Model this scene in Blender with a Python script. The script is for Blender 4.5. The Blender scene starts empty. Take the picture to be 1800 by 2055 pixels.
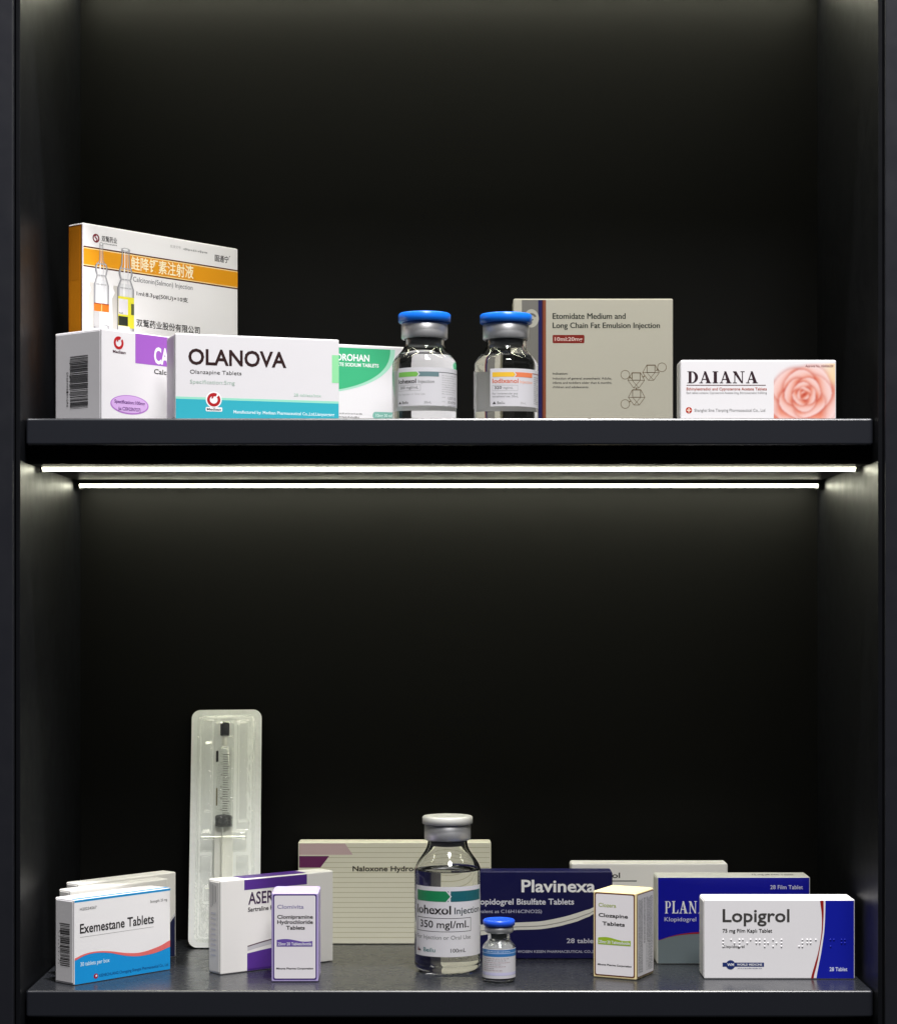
import bpy, bmesh, math, random
from mathutils import Matrix, Vector

random.seed(7)
SC = bpy.context.scene
COL = SC.collection
R = math.radians

# ------------------------------------------------------------------ camera, world, lamps, exposure
PX = .000375                     # metres per photo pixel in the plane of the shelf fronts
CAM_D, CAM_Z = 1.63, .2899       # distance to the shelf fronts, height above the lower shelf
cd = bpy.data.cameras.new('camera')
cam = bpy.data.objects.new('camera', cd); COL.objects.link(cam)
cam.location = (0, -CAM_D, CAM_Z)
cam.rotation_euler = (R(90), 0, 0)
cd.sensor_fit = 'VERTICAL'
cd.sensor_height = 36
cd.lens = 36 * CAM_D / (2055 * PX)
cd.shift_x = (900 - 899) / 2055
cd.shift_y = (1215 - 1027.5) / 2055
cd.clip_start, cd.clip_end = .01, 50
SC.camera = cam

w = bpy.data.worlds.new('World'); SC.world = w; w.use_nodes = True
w.node_tree.nodes['Background'].inputs[0].default_value = (.80, .88, 1, 1)
w.node_tree.nodes['Background'].inputs[1].default_value = .035

def lamp(name, loc, target, power, size, col, spread=180):
    l = bpy.data.lights.new(name, 'AREA'); l.shape = 'DISK'; l.size = size; l.energy = power; l.color = col
    l.spread = R(spread)
    o = bpy.data.objects.new(name, l); COL.objects.link(o); o.location = loc
    o.rotation_euler = (Vector(target) - Vector(loc)).to_track_quat('-Z', 'Y').to_euler()
    return o
# a row of ceiling spots close to the cabinet and a second row further out in the room
lamp('ceiling_spot_near', (.18, -.60, 2.6), (.0, .05, .35), 95, .12, (1, .985, .99))
lamp('ceiling_spot_far', (.40, -1.55, 2.6), (0, .1, .35), 68, .8, (1, .98, .97))

LED_STRENGTH = 21
SC.view_settings.view_transform = 'Standard'
SC.view_settings.look = 'None'
SC.view_settings.exposure = 0
SC.view_settings.gamma = 1
SC.view_settings.use_curve_mapping = False
SC.cycles.use_denoising = True
SC.cycles.max_bounces = 16
SC.cycles.transmission_bounces = 14
SC.cycles.transparent_max_bounces = 24
SC.cycles.glossy_bounces = 6
SC.cycles.diffuse_bounces = 4
SC.cycles.sample_clamp_indirect = 4
SC.cycles.blur_glossy = .5

# ------------------------------------------------------------------ materials
def lin(c): return c / 12.92 if c <= .04045 else ((c + .055) / 1.055) ** 2.4
def srgb(r, g, b): return (lin(r / 255), lin(g / 255), lin(b / 255), 1)
MATS = {}
def pmat(name, rgb, rough=.45, metal=0, spec=.5, noise=0, nscale=400, bump=0, bscale=60, coat=0):
    if name in MATS: return MATS[name]
    m = bpy.data.materials.new(name); m.use_nodes = True
    nt = m.node_tree; b = nt.nodes['Principled BSDF']
    b.inputs['Base Color'].default_value = rgb
    b.inputs['Roughness'].default_value = rough
    b.inputs['Metallic'].default_value = metal
    b.inputs['Specular IOR Level'].default_value = spec
    b.inputs['Coat Weight'].default_value = coat
    if noise or bump:
        tc = nt.nodes.new('ShaderNodeTexCoord')
    if noise:
        n = nt.nodes.new('ShaderNodeTexNoise'); n.inputs['Scale'].default_value = nscale; n.inputs['Detail'].default_value = 4
        nt.links.new(tc.outputs['Object'], n.inputs['Vector'])
        mx = nt.nodes.new('ShaderNodeMix'); mx.data_type = 'RGBA'
        mx.inputs[6].default_value = tuple(c * (1 - noise) for c in rgb[:3]) + (1,)
        mx.inputs[7].default_value = tuple(min(1, c * (1 + noise)) for c in rgb[:3]) + (1,)
        nt.links.new(n.outputs['Fac'], mx.inputs[0]); nt.links.new(mx.outputs[2], b.inputs['Base Color'])
        mr = nt.nodes.new('ShaderNodeMapRange')
        mr.inputs['To Min'].default_value = rough * .8; mr.inputs['To Max'].default_value = min(1, rough * 1.2)
        n2 = nt.nodes.new('ShaderNodeTexNoise'); n2.inputs['Scale'].default_value = nscale * .08
        nt.links.new(tc.outputs['Object'], n2.inputs['Vector'])
        nt.links.new(n2.outputs['Fac'], mr.inputs['Value']); nt.links.new(mr.outputs[0], b.inputs['Roughness'])
    if bump:
        n3 = nt.nodes.new('ShaderNodeTexNoise'); n3.inputs['Scale'].default_value = bscale; n3.inputs['Detail'].default_value = 2
        nt.links.new(tc.outputs['Object'], n3.inputs['Vector'])
        bp = nt.nodes.new('ShaderNodeBump'); bp.inputs['Strength'].default_value = bump; bp.inputs['Distance'].default_value = .001
        nt.links.new(n3.outputs['Fac'], bp.inputs['Height']); nt.links.new(bp.outputs[0], b.inputs['Normal'])
    MATS[name] = m
    return m
def ink(r, g, b):
    return pmat('ink_%d_%d_%d' % (r, g, b), srgb(r, g, b), .42, spec=.35)
def card(name, r, g, b, rough=.45):
    return pmat('card_' + name, srgb(r, g, b), rough, spec=.4, noise=.02, nscale=900, bump=.05, bscale=35)

LAMINATE = pmat('black_laminate', (.0050, .0054, .0068, 1), .42, spec=.14, noise=.10, nscale=700, bump=.05, bscale=900)
BACKMAT = pmat('black_back_board', (.0074, .0074, .0070, 1), .5, spec=.08, noise=.12, nscale=500, bump=.05, bscale=700)
SHELFMAT = pmat('shelf_laminate', (.019, .0205, .0245, 1), .27, noise=.05, nscale=900, bump=.02, bscale=900)
ALU = pmat('brushed_aluminium', (.66, .66, .67, 1), .42, metal=.72, noise=.05, nscale=300)
CHANNEL = pmat('dark_channel', (.012, .012, .012, 1), .5, spec=.2)
STILE = pmat('stile_laminate', (.0122, .0130, .0175, 1), .42, spec=.4, noise=.10, nscale=700, bump=.05, bscale=900)
HOUSING = pmat('matt_black_housing', (.005, .005, .005, 1), .5, spec=.05, noise=.1, nscale=600)
EDGE = pmat('shelf_edge_band', (.0125, .0138, .019, 1), .36, spec=.5, coat=1)
EDGE.node_tree.nodes['Principled BSDF'].inputs['Coat Roughness'].default_value = .22
WHITE = card('white', 236, 234, 236)
WHITE2 = card('soft_white', 228, 226, 222)
WHITE3 = card('cool_white', 220, 218, 221)
def emat(name, rgb, s):
    m = bpy.data.materials.new(name); m.use_nodes = True; nt = m.node_tree
    nt.nodes.remove(nt.nodes['Principled BSDF'])
    e = nt.nodes.new('ShaderNodeEmission'); e.inputs[0].default_value = rgb; e.inputs[1].default_value = s
    nt.links.new(e.outputs[0], nt.nodes['Material Output'].inputs[0]); return m
LED = emat('led_diffuser', (1, .99, .77, 1), LED_STRENGTH)
def glassmat(name, rgb, ior, rough=0):
    m = bpy.data.materials.new(name); m.use_nodes = True; nt = m.node_tree
    nt.nodes.remove(nt.nodes['Principled BSDF'])
    g = nt.nodes.new('ShaderNodeBsdfGlass'); g.inputs['Color'].default_value = rgb
    g.inputs['IOR'].default_value = ior; g.inputs['Roughness'].default_value = rough
    nt.links.new(g.outputs[0], nt.nodes['Material Output'].inputs[0]); return m
GLASS = glassmat('clear_vial_glass', (.985, .992, .988, 1), 1.5)
FILLED = glassmat('glass_filled_with_liquid', (.998, 1, .996, 1), 1.40)
def filmmat(name, base, cloud, gloss_rough, bump=0, bscale=200, refl=.08):
    m = bpy.data.materials.new(name); m.use_nodes = True; nt = m.node_tree
    nt.nodes.remove(nt.nodes['Principled BSDF'])
    tr = nt.nodes.new('ShaderNodeBsdfTransparent'); tr.inputs[0].default_value = (.88, .885, .88, 1)
    df = nt.nodes.new('ShaderNodeBsdfDiffuse'); df.inputs[0].default_value = base
    gl = nt.nodes.new('ShaderNodeBsdfGlossy'); gl.inputs['Roughness'].default_value = gloss_rough
    m1 = nt.nodes.new('ShaderNodeMixShader'); m1.inputs[0].default_value = cloud
    gl.inputs['Color'].default_value = (refl, refl, refl * .97, 1)
    m2 = nt.nodes.new('ShaderNodeAddShader')
    nt.links.new(tr.outputs[0], m1.inputs[1]); nt.links.new(df.outputs[0], m1.inputs[2])
    nt.links.new(m1.outputs[0], m2.inputs[0]); nt.links.new(gl.outputs[0], m2.inputs[1])
    nt.links.new(m2.outputs[0], nt.nodes['Material Output'].inputs[0])
    if bump:
        tc = nt.nodes.new('ShaderNodeTexCoord')
        n3 = nt.nodes.new('ShaderNodeTexNoise'); n3.inputs['Scale'].default_value = bscale; n3.inputs['Detail'].default_value = 3
        nt.links.new(tc.outputs['Object'], n3.inputs['Vector'])
        bp = nt.nodes.new('ShaderNodeBump'); bp.inputs['Strength'].default_value = bump; bp.inputs['Distance'].default_value = .002
        nt.links.new(n3.outputs['Fac'], bp.inputs['Height'])
        nt.links.new(bp.outputs[0], gl.inputs['Normal'])
    return m
FILM = filmmat('clear_blister_film', (.95, .95, .92, 1), .03, .08, .8, 150, .26)
BARREL = filmmat('clear_barrel_plastic', (.85, .85, .82, 1), .04, .05, refl=.16)

# ------------------------------------------------------------------ mesh helpers
def link(name, me, parent=None):
    o = bpy.data.objects.new(name, me); COL.objects.link(o)
    if parent is not None: o.parent = parent
    return o
def finish(name, bm, mats, parent=None, smooth=False):
    me = bpy.data.meshes.new(name)
    bm.normal_update(); bm.to_mesh(me); bm.free()
    for m in (mats if isinstance(mats, (list, tuple)) else [mats]): me.materials.append(m)
    if smooth:
        for p in me.polygons: p.use_smooth = True
    return link(name, me, parent)
def box_bm(bm, x0, x1, y0, y1, z0, z1, bev=0, seg=2, mi=0):
    b2 = bmesh.new()
    vs = [b2.verts.new(p) for p in ((x0, y0, z0), (x1, y0, z0), (x1, y1, z0), (x0, y1, z0), (x0, y0, z1), (x1, y0, z1), (x1, y1, z1), (x0, y1, z1))]
    for f in ((0, 3, 2, 1), (4, 5, 6, 7), (0, 1, 5, 4), (1, 2, 6, 5), (2, 3, 7, 6), (3, 0, 4, 7)): b2.faces.new([vs[i] for i in f])
    if bev: bmesh.ops.bevel(b2, geom=b2.edges[:], offset=bev, segments=seg, profile=.5, affect='EDGES')
    for f in b2.faces: f.material_index = mi; f.smooth = False
    me = bpy.data.meshes.new('tmp'); b2.to_mesh(me); b2.free(); bm.from_mesh(me); bpy.data.meshes.remove(me)
def box(name, x0, x1, y0, y1, z0, z1, mat, parent=None, bev=0, seg=2):
    bm = bmesh.new(); box_bm(bm, x0, x1, y0, y1, z0, z1, bev, seg); return finish(name, bm, mat, parent)
def lathe(name, prof, mat, parent=None, n=72, closed=False, cap=True):
    bm = bmesh.new(); rings = []
    for r, z in prof:
        rings.append([bm.verts.new((r * math.cos(2 * math.pi * i / n), r * math.sin(2 * math.pi * i / n), z)) for i in range(n)] if r > 1e-7 else [bm.verts.new((0, 0, z))])
    pairs = list(zip(rings, rings[1:])) + ([(rings[-1], rings[0])] if closed else [])
    for a, b in pairs:
        for i in range(n):
            j = (i + 1) % n
            f = [a[i % len(a)], a[j % len(a)], b[j % len(b)], b[i % len(b)]]
            u = []
            for v in f:
                if v not in u: u.append(v)
            if len(u) > 2: bm.faces.new(u)
    bmesh.ops.recalc_face_normals(bm, faces=bm.faces[:])
    o = finish(name, bm, mat, parent, smooth=True)
    return o
def arc(cx, cz, r, a0, a1, n=6):
    return [(cx + r * math.cos(R(a0 + (a1 - a0) * i / n)), cz + r * math.sin(R(a0 + (a1 - a0) * i / n))) for i in range(n + 1)]
def root(name, loc, rz, label, cat, group=None, rx=0):
    o = bpy.data.objects.new(name, None); COL.objects.link(o); o.empty_display_size = .02
    o.location = loc; o.rotation_euler = (rx, 0, rz)
    o['label'] = label; o['category'] = cat
    if group: o['group'] = group
    return o

# ------------------------------------------------------------------ flat print: shapes in millimetres on a face
TXT = bpy.data.curves.new('lettering_source', 'FONT')
TXT.resolution_u = 3
TXO = bpy.data.objects.new('lettering_source', TXT); COL.objects.link(TXO)
TCACHE = {}
def text_mesh(s, bold):
    k = (s, bold)
    if k not in TCACHE:
        TXT.body = s; TXT.offset = bold; TXT.size = 1
        bpy.context.view_layer.update()
        e = TXO.evaluated_get(bpy.context.evaluated_depsgraph_get())
        m = e.to_mesh()
        vs = [(v.co.x, v.co.y) for v in m.vertices]; fs = [tuple(p.vertices) for p in m.polygons]
        e.to_mesh_clear()
        x0 = min(v[0] for v in vs); x1 = max(v[0] for v in vs)
        TCACHE[k] = ([((x - x0) / (x1 - x0), y) for x, y in vs], fs)
    return TCACHE[k]

SERIF = {  # width, polygons on a unit cap height
    'I': (.46, [[(.10, 0), (.36, 0), (.36, 1), (.10, 1)], [(0, 0), (.46, 0), (.46, .05), (0, .05)], [(0, .95), (.46, .95), (.46, 1), (0, 1)]]),
    'L': (.72, [[(.1, 0), (.30, 0), (.30, 1), (.1, 1)], [(0, .95), (.4, .95), (.4, 1), (0, 1)], [(0, 0), (.7, 0), (.7, .06), (0, .06)], [(.56, .06), (.7, .06), (.72, .32), (.68, .32)]]),
    'N': (.96, [[(.13, 0), (.21, 0), (.21, .95), (.13, .95)], [(.74, .0), (.82, .0), (.82, 1), (.74, 1)], [(.02, 1), (.29, 1), (.82, .0), (.70, 0), (.02, .98)],
                [(0, 0), (.34, 0), (.34, .05), (0, .05)], [(.62, .95), (.96, .95), (.96, 1), (.62, 1)]]),
    'A': (.96, [[(.11, .03), (.19, .03), (.48, .90), (.42, 1)], [(.38, 1), (.54, 1), (.89, .03), (.61, .03)], [(.26, .29), (.68, .29), (.66, .35), (.27, .35)],
                [(0, 0), (.30, 0), (.30, .05), (0, .05)], [(.52, 0), (.97, 0), (.97, .05), (.52, .05)]]),
}
def _bowl(x0, cx, y0, y1, rx, th):
    cy, ry = (y0 + y1) / 2, (y1 - y0) / 2; out = []
    n = 14
    for i in range(n):
        q = []
        for t, (a, b) in ((i, (rx, ry)), (i + 1, (rx, ry)), (i + 1, (rx - th, ry - .045)), (i, (rx - th, ry - .045))):
            an = R(-90 + 180 * t / n); q.append((cx + a * math.cos(an), cy + b * math.sin(an)))
        out.append(q)
    out.append([(x0, y0), (cx, y0), (cx, y0 + .045), (x0, y0 + .045)]); out.append([(x0, y1 - .045), (cx, y1 - .045), (cx, y1), (x0, y1)])
    return out
SERIF['D'] = (.86, [[(.11, 0), (.34, 0), (.34, 1), (.11, 1)], [(0, 0), (.34, 0), (.34, .04), (0, .04)], [(0, .96), (.34, .96), (.34, 1), (0, 1)]] + _bowl(.3, .36, 0, 1, .50, .24))
SERIF['P'] = (.70, [[(.1, 0), (.28, 0), (.28, 1), (.1, 1)], [(0, 0), (.4, 0), (.4, .04), (0, .04)], [(0, .96), (.34, .96), (.34, 1), (0, 1)]] + _bowl(.28, .36, .44, 1, .32, .16))

class Print:
    """collects flat printed shapes; every part name becomes one child mesh"""
    def __init__(s, thing, place):
        s.t, s.place, s.parts, s.n = thing, place, {}, 0
    def own(s, part):
        if part in ('fine_print', 'maker_lettering', 'title_lettering', 'subtitle_lettering'): s.n += 1; return part + '|%d' % s.n
        return part
    def bm(s, part, m):
        if part not in s.parts: s.parts[part] = (bmesh.new(), [])
        bm, mats = s.parts[part]
        if m not in mats: mats.append(m)
        return bm, mats.index(m)
    def poly(s, part, m, pts, lay=1):
        bm, mi = s.bm(part, m)
        try:
            f = bm.faces.new([bm.verts.new(s.place(u, v, lay)) for u, v in pts]); f.material_index = mi
        except ValueError: pass
    def strip(s, part, m, top, bot, lay=1):
        for i in range(len(top) - 1): s.poly(part, m, [bot[i], bot[i + 1], top[i + 1], top[i]], lay)
    def rect(s, part, m, u0, v0, u1, v1, lay=1, n=1):
        for i in range(n):
            a, b = u0 + (u1 - u0) * i / n, u0 + (u1 - u0) * (i + 1) / n
            s.poly(part, m, [(a, v0), (b, v0), (b, v1), (a, v1)], lay)
    def frame(s, part, m, u0, v0, u1, v1, t, lay=1, n=1):
        s.rect(part, m, u0, v0, u1, v0 + t, lay, n); s.rect(part, m, u0, v1 - t, u1, v1, lay, n)
        s.rect(part, m, u0, v0 + t, u0 + t, v1 - t, lay); s.rect(part, m, u1 - t, v0 + t, u1, v1 - t, lay)
    def rrect(s, part, m, u0, v0, u1, v1, r, lay=1):
        pts = []
        for cx, cy, a in ((u1 - r, v0 + r, -90), (u1 - r, v1 - r, 0), (u0 + r, v1 - r, 90), (u0 + r, v0 + r, 180)):
            pts += [(cx + r * math.cos(R(a + 90 * i / 5)), cy + r * math.sin(R(a + 90 * i / 5))) for i in range(6)]
        s.poly(part, m, pts, lay)
    def ell(s, part, m, cu, cv, ru, rv, lay=1, n=36):
        s.poly(part, m, [(cu + ru * math.cos(2 * math.pi * i / n), cv + rv * math.sin(2 * math.pi * i / n)) for i in range(n)], lay)
    def ring(s, part, m, cu, cv, r0, r1, a0=0, a1=360, lay=1, n=28, sq=1):
        ts = [R(a0 + (a1 - a0) * i / n) for i in range(n + 1)]
        s.strip(part, m, [(cu + r1 * math.cos(t), cv + r1 * sq * math.sin(t)) for t in ts], [(cu + r0 * math.cos(t), cv + r0 * sq * math.sin(t)) for t in ts], lay)
    def line(s, part, m, a, b, t, lay=1):
        dx, dy = b[0] - a[0], b[1] - a[1]; L = math.hypot(dx, dy) or 1; nx, ny = -dy / L * t / 2, dx / L * t / 2
        s.poly(part, m, [(a[0] + nx, a[1] + ny), (a[0] - nx, a[1] - ny), (b[0] - nx, b[1] - ny), (b[0] + nx, b[1] + ny)], lay)
    def text(s, part, m, body, u0, u1, v, cap, bold=0, lay=2):
        part = s.own(part); vs, fs = text_mesh(body, bold); bm, mi = s.bm(part, m); k = cap / .682
        vv = [bm.verts.new(s.place(u0 + (u1 - u0) * x, v + y * k, lay)) for x, y in vs]
        for f in fs:
            try: bm.faces.new([vv[i] for i in f]).material_index = mi
            except ValueError: pass
    def serif(s, part, m, body, u0, u1, v, cap, gap=.1, lay=2):
        part = s.own(part); tot = sum(SERIF[c][0] for c in body) + gap * (len(body) - 1); k = (u1 - u0) / tot; x = 0
        for c in body:
            wd, ps = SERIF[c]
            for i, p in enumerate(ps): s.poly(part, m, [(u0 + (x + a) * k, v + b * cap) for a, b in p], lay + i * .03)
            x += wd + gap
    def dashes(s, part, m, u0, u1, v, h, lay=2, word=(.8, 2.6), gap=.35, thick=.55):
        """a line of print too small to read: word-long ticks"""
        u = u0; part = s.own(part)
        while u < u1:
            wd = min(random.uniform(*word), u1 - u); a = u
            while a < u + wd - .12:
                b = min(a + random.uniform(.25, .55) * h, u + wd)
                s.rect(part, m, a, v + random.choice((0, 0, 0, -.2 * h)), b - .1 * h, v + h * random.choice((.62, .66, .7, 1)) * thick * 1.5, lay)
                a = b + .08 * h
            u += wd + gap
    def barcode(s, m, u0, u1, v0, v1, horizontal=True, part='barcode'):
        v = v0
        while v < v1:
            t = random.choice((.25, .25, .5, .75)); s.rect(part, m, u0 if random.random() > .12 else u0 - .8, v, u1, min(v + t, v1), 1)
            v += t + random.choice((.25, .25, .4, .7))
    def done(s):
        for part, (bm, mats) in s.parts.items():
            finish(part.split('|')[0], bm, mats, s.t)

LIFT = .00006
def front(W, T): return lambda u, v, l: (u / 1000 - W / 2, -T / 2 - LIFT * l, v / 1000)
def leftf(W, T): return lambda u, v, l: (-W / 2 - .00042 - LIFT * l, T / 2 - u / 1000, v / 1000)
def rightf(W, T): return lambda u, v, l: (W / 2 + .00042 + LIFT * l, -T / 2 + u / 1000, v / 1000)
def topf(W, T, H): return lambda u, v, l: (u / 1000 - W / 2, -T / 2 + v / 1000, H + .00022 + LIFT * l)
def cyl(rad, yaw=0): return lambda u, v, l: ((rad + LIFT * l) * math.sin(u / 1000 / rad + yaw), -(rad + LIFT * l) * math.cos(u / 1000 / rad + yaw), v / 1000)

CARTONS = 'medicine cartons on the display shelves'
def carton(A, B, T, H, z, label, mat, flap=True, rflap=False, bev=.0009, topflap=True):
    """A, B: front left and front right corner on the shelf; T depth; H height"""
    ax, ay = A; bx, by = B; W = math.hypot(bx - ax, by - ay); a = math.atan2(by - ay, bx - ax)
    cx = (ax + bx) / 2 - math.sin(a) * T / 2; cy = (ay + by) / 2 + math.cos(a) * T / 2
    t = root('medicine_carton', (cx, cy, z), a, label, 'medicine box', CARTONS)
    bm = bmesh.new(); box_bm(bm, -W / 2, W / 2, -T / 2, T / 2, .0002, H, bev, 3)
    finish('carton_body', bm, mat, t)
    e = .0016
    if flap:   # tucked end flap: a sheet of card set in the end, with a slit round it
        bm = bmesh.new(); box_bm(bm, -W / 2 - .0004, -W / 2 + .0002, -T / 2 + e, T / 2 - e, .0018, H - .0014, .00025, 1); finish('end_flap', bm, mat, t)
        q = Print(t, lambda u, v, l: (-W / 2 - LIFT * l, T / 2 - u / 1000, v / 1000)); d = T * 1000; g = pmat('fold_line', srgb(120, 118, 116), .7)
        for k_, (a_, b_) in enumerate(((.95, 1.5), (d - 1.5, d - .95))): q.rect('flap_slit|%d' % k_, g, a_, 1.4, b_, H * 1000 - 1.2, 1)
        q.done()
    if topflap:   # the tucked top panel, folded over at the front edge
        bm = bmesh.new(); box_bm(bm, -W / 2 + .0010, W / 2 - .0010, -T / 2 + .0011, T / 2 - .0005, H - .0002, H + .00022, .0001, 1); finish('top_flap', bm, mat, t)
    if rflap:
        bm = bmesh.new(); box_bm(bm, W / 2 - .0002, W / 2 + .0004, -T / 2 + e, T / 2 - e, .0018, H - .0014, .00025, 1); finish('end_flap', bm, mat, t)
    return t, W, T

# ------------------------------------------------------------------ the cabinet
XL, XR, YB = -.3184, .3201, .25
UP = .4305                        # top of the upper shelf; the lower shelf top is z = 0
cab = root('display_cabinet', (0, .12, -.12), 0, 'black open display cabinet with two lit shelves of medicines', 'cabinet')
def cpart(name, *a, **k):
    o = box(name, *a, **k); o.location = (0, -.12, .12); o.parent = cab; return o
cpart('back_panel', XL - .01, XR + .01, YB, YB + .012, -.12, 1.0, BACKMAT)
cpart('side_panel', XL - .0035, XL, -.016, YB - .0005, -.12, 1.0, LAMINATE, bev=.0006)
cpart('side_panel', XR, XR + .0035, -.016, YB - .0005, -.12, 1.0, LAMINATE, bev=.0006)
cpart('front_stile', XL - .0175, XL - .0045, -.020, .03, -.12, 1.0, STILE, bev=.0010)
cpart('front_stile', XR + .0045, XR + .032, -.020, .03, -.12, 1.0, STILE, bev=.0010)
def shelf(z, strips=True):
    s = cpart('shelf', XL + .0012, XR - .0006, 0, YB - .001, z - .0199, z, SHELFMAT, bev=.0013, seg=4)
    def sub(name, o): o.parent = s; return o
    sub('lamp_housing', box('lamp_housing', XL + .0006, XR - .0006, .010, YB - .0012, z - .0335, z - .0202, HOUSING, bev=.0005))
    sub('edge_band', box('edge_band', XL + .0012, XR - .0006, -.0010, .0030, z - .0201, z + .00025, EDGE, bev=.0019, seg=6))
    if not strips: return s
    for y, zz, x0, x1 in ((.057, z - .0337, XL + .0030, XR - .0030), (.226, z - .0372, XL + .0030, XR - .0030)):
        sub('lamp_channel', box('lamp_channel', x0, x1, y - .0092, y + .0092, zz + .0002, z - .0337 + .0004, CHANNEL))
        bm = bmesh.new(); n = 10
        pr = [(y - .0080 * math.cos(math.pi * i / n), zz - .0023 * math.sin(math.pi * i / n) ** .8) for i in range(n + 1)]
        a = [bm.verts.new((x0 + .001, p[0], p[1])) for p in pr]; b = [bm.verts.new((x1 - .001, p[0], p[1])) for p in pr]
        for i in range(n): bm.faces.new((a[i], a[i + 1], b[i + 1], b[i]))
        bm.faces.new(a); bm.faces.new(list(reversed(b))); bmesh.ops.recalc_face_normals(bm, faces=bm.faces[:])
        sub('light_strip', finish('light_strip', bm, LED, None, smooth=False))
        for x in (x0, x1 - .0012):
            sub('end_cap', box('end_cap', x - .0002, x + .0012, y - .0086, y + .0086, zz - .0036, zz + .0001, CHANNEL))
    return s
shelf(0, False)
shelf(UP)
shelf(UP * 2)

# ------------------------------------------------------------------ inks
BLACK = ink(28, 24, 24); DARK = ink(52, 50, 50); GREY = ink(120, 120, 120); LGREY = ink(178, 178, 178)
WHT = ink(240, 240, 242); RED = ink(176, 28, 34)

def medisan(p, cu, cv, r, part='logo', lay=2):
    p.ring(part, RED, cu, cv, r * .58, r, 60, 400, lay, 26); p.ring(part, RED, cu + r * .12, cv + r * .3, r * .2, r * .46, 50, 200, lay + .1, 12)

# ---- upper shelf ------------------------------------------------
# tall white carton with an orange band
t, W, T = carton((-.2889, .0858), (-.1785, .2129), .018, .1627, UP, 'tall white carton with orange band and two printed ampoules, standing behind the others', WHITE)
p = Print(t, leftf(W, T))
OR_ = ink(226, 152, 26); ORD = ink(196, 122, 18); BRN = ink(84, 26, 14)
p.rect('side_band', ORD, .8, 1, T * 1000 - .8, 161.5, 1); p.frame('side_band', BRN, .8, 1, T * 1000 - .8, 161.5, .7, 2)
p.rect('side_band', ink(188, 116, 20), 3, 118, 14, 158, 2); p.done()
p = Print(t, front(W, T))
p.rect('orange_band', BRN, .6, 128.2, 167.8, 144.6, 1); p.rect('orange_band', ink(250, 222, 160), .6, 129.3, 167.8, 143.5, 2); p.rect('orange_band', OR_, .6, 130.1, 167.8, 142.7, 3)
p.ring('logo', ink(120, 20, 44), 13.3, 152, 2.3, 3.5, 0, 360, 2); p.ring('logo', ink(120, 20, 44), 13.3, 153.2, .5, 1.5, 90, 300, 2, 12); p.ring('logo', ink(120, 20, 44), 13.3, 150.8, .5, 1.5, -90, 120, 2, 12)
p.text('logo', BLACK, '双鹭药业', 19, 35, 150.7, 3.4, .01); p.dashes('logo', DARK, 21, 35, 148.4, 1.1)
p.text('title_lettering', ink(252, 240, 206), '鲑降钙素注射液', 49.5, 117.5, 132.3, 8.0, .012, 4)
p.text('subtitle_lettering', ink(92, 94, 100), 'Calcitonin(Salmon) Injection', 51.7, 116.5, 122.0, 3.9)
p.text('fine_print', BLACK, '1ml:8.3μg(50IU)×10支', 55.6, 111.5, 111.2, 3.0, .01)
p.text('maker_lettering', BLACK, '双鹭药业股份有限公司', 55.3, 124.6, 86.4, 4.6, .012)
p.text('fine_print', LGREY, '批准文号:', 91.8, 104, 154.6, 1.8); p.dashes('fine_print', GREY, 106, 134, 154.4, 2)
p.text('maker_lettering', DARK, '固通宁', 141.6, 157.5, 149.6, 4.2, .012); p.ring('maker_lettering', DARK, 158.6, 155, .3, .6, 0, 360, 2, 10)
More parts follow.
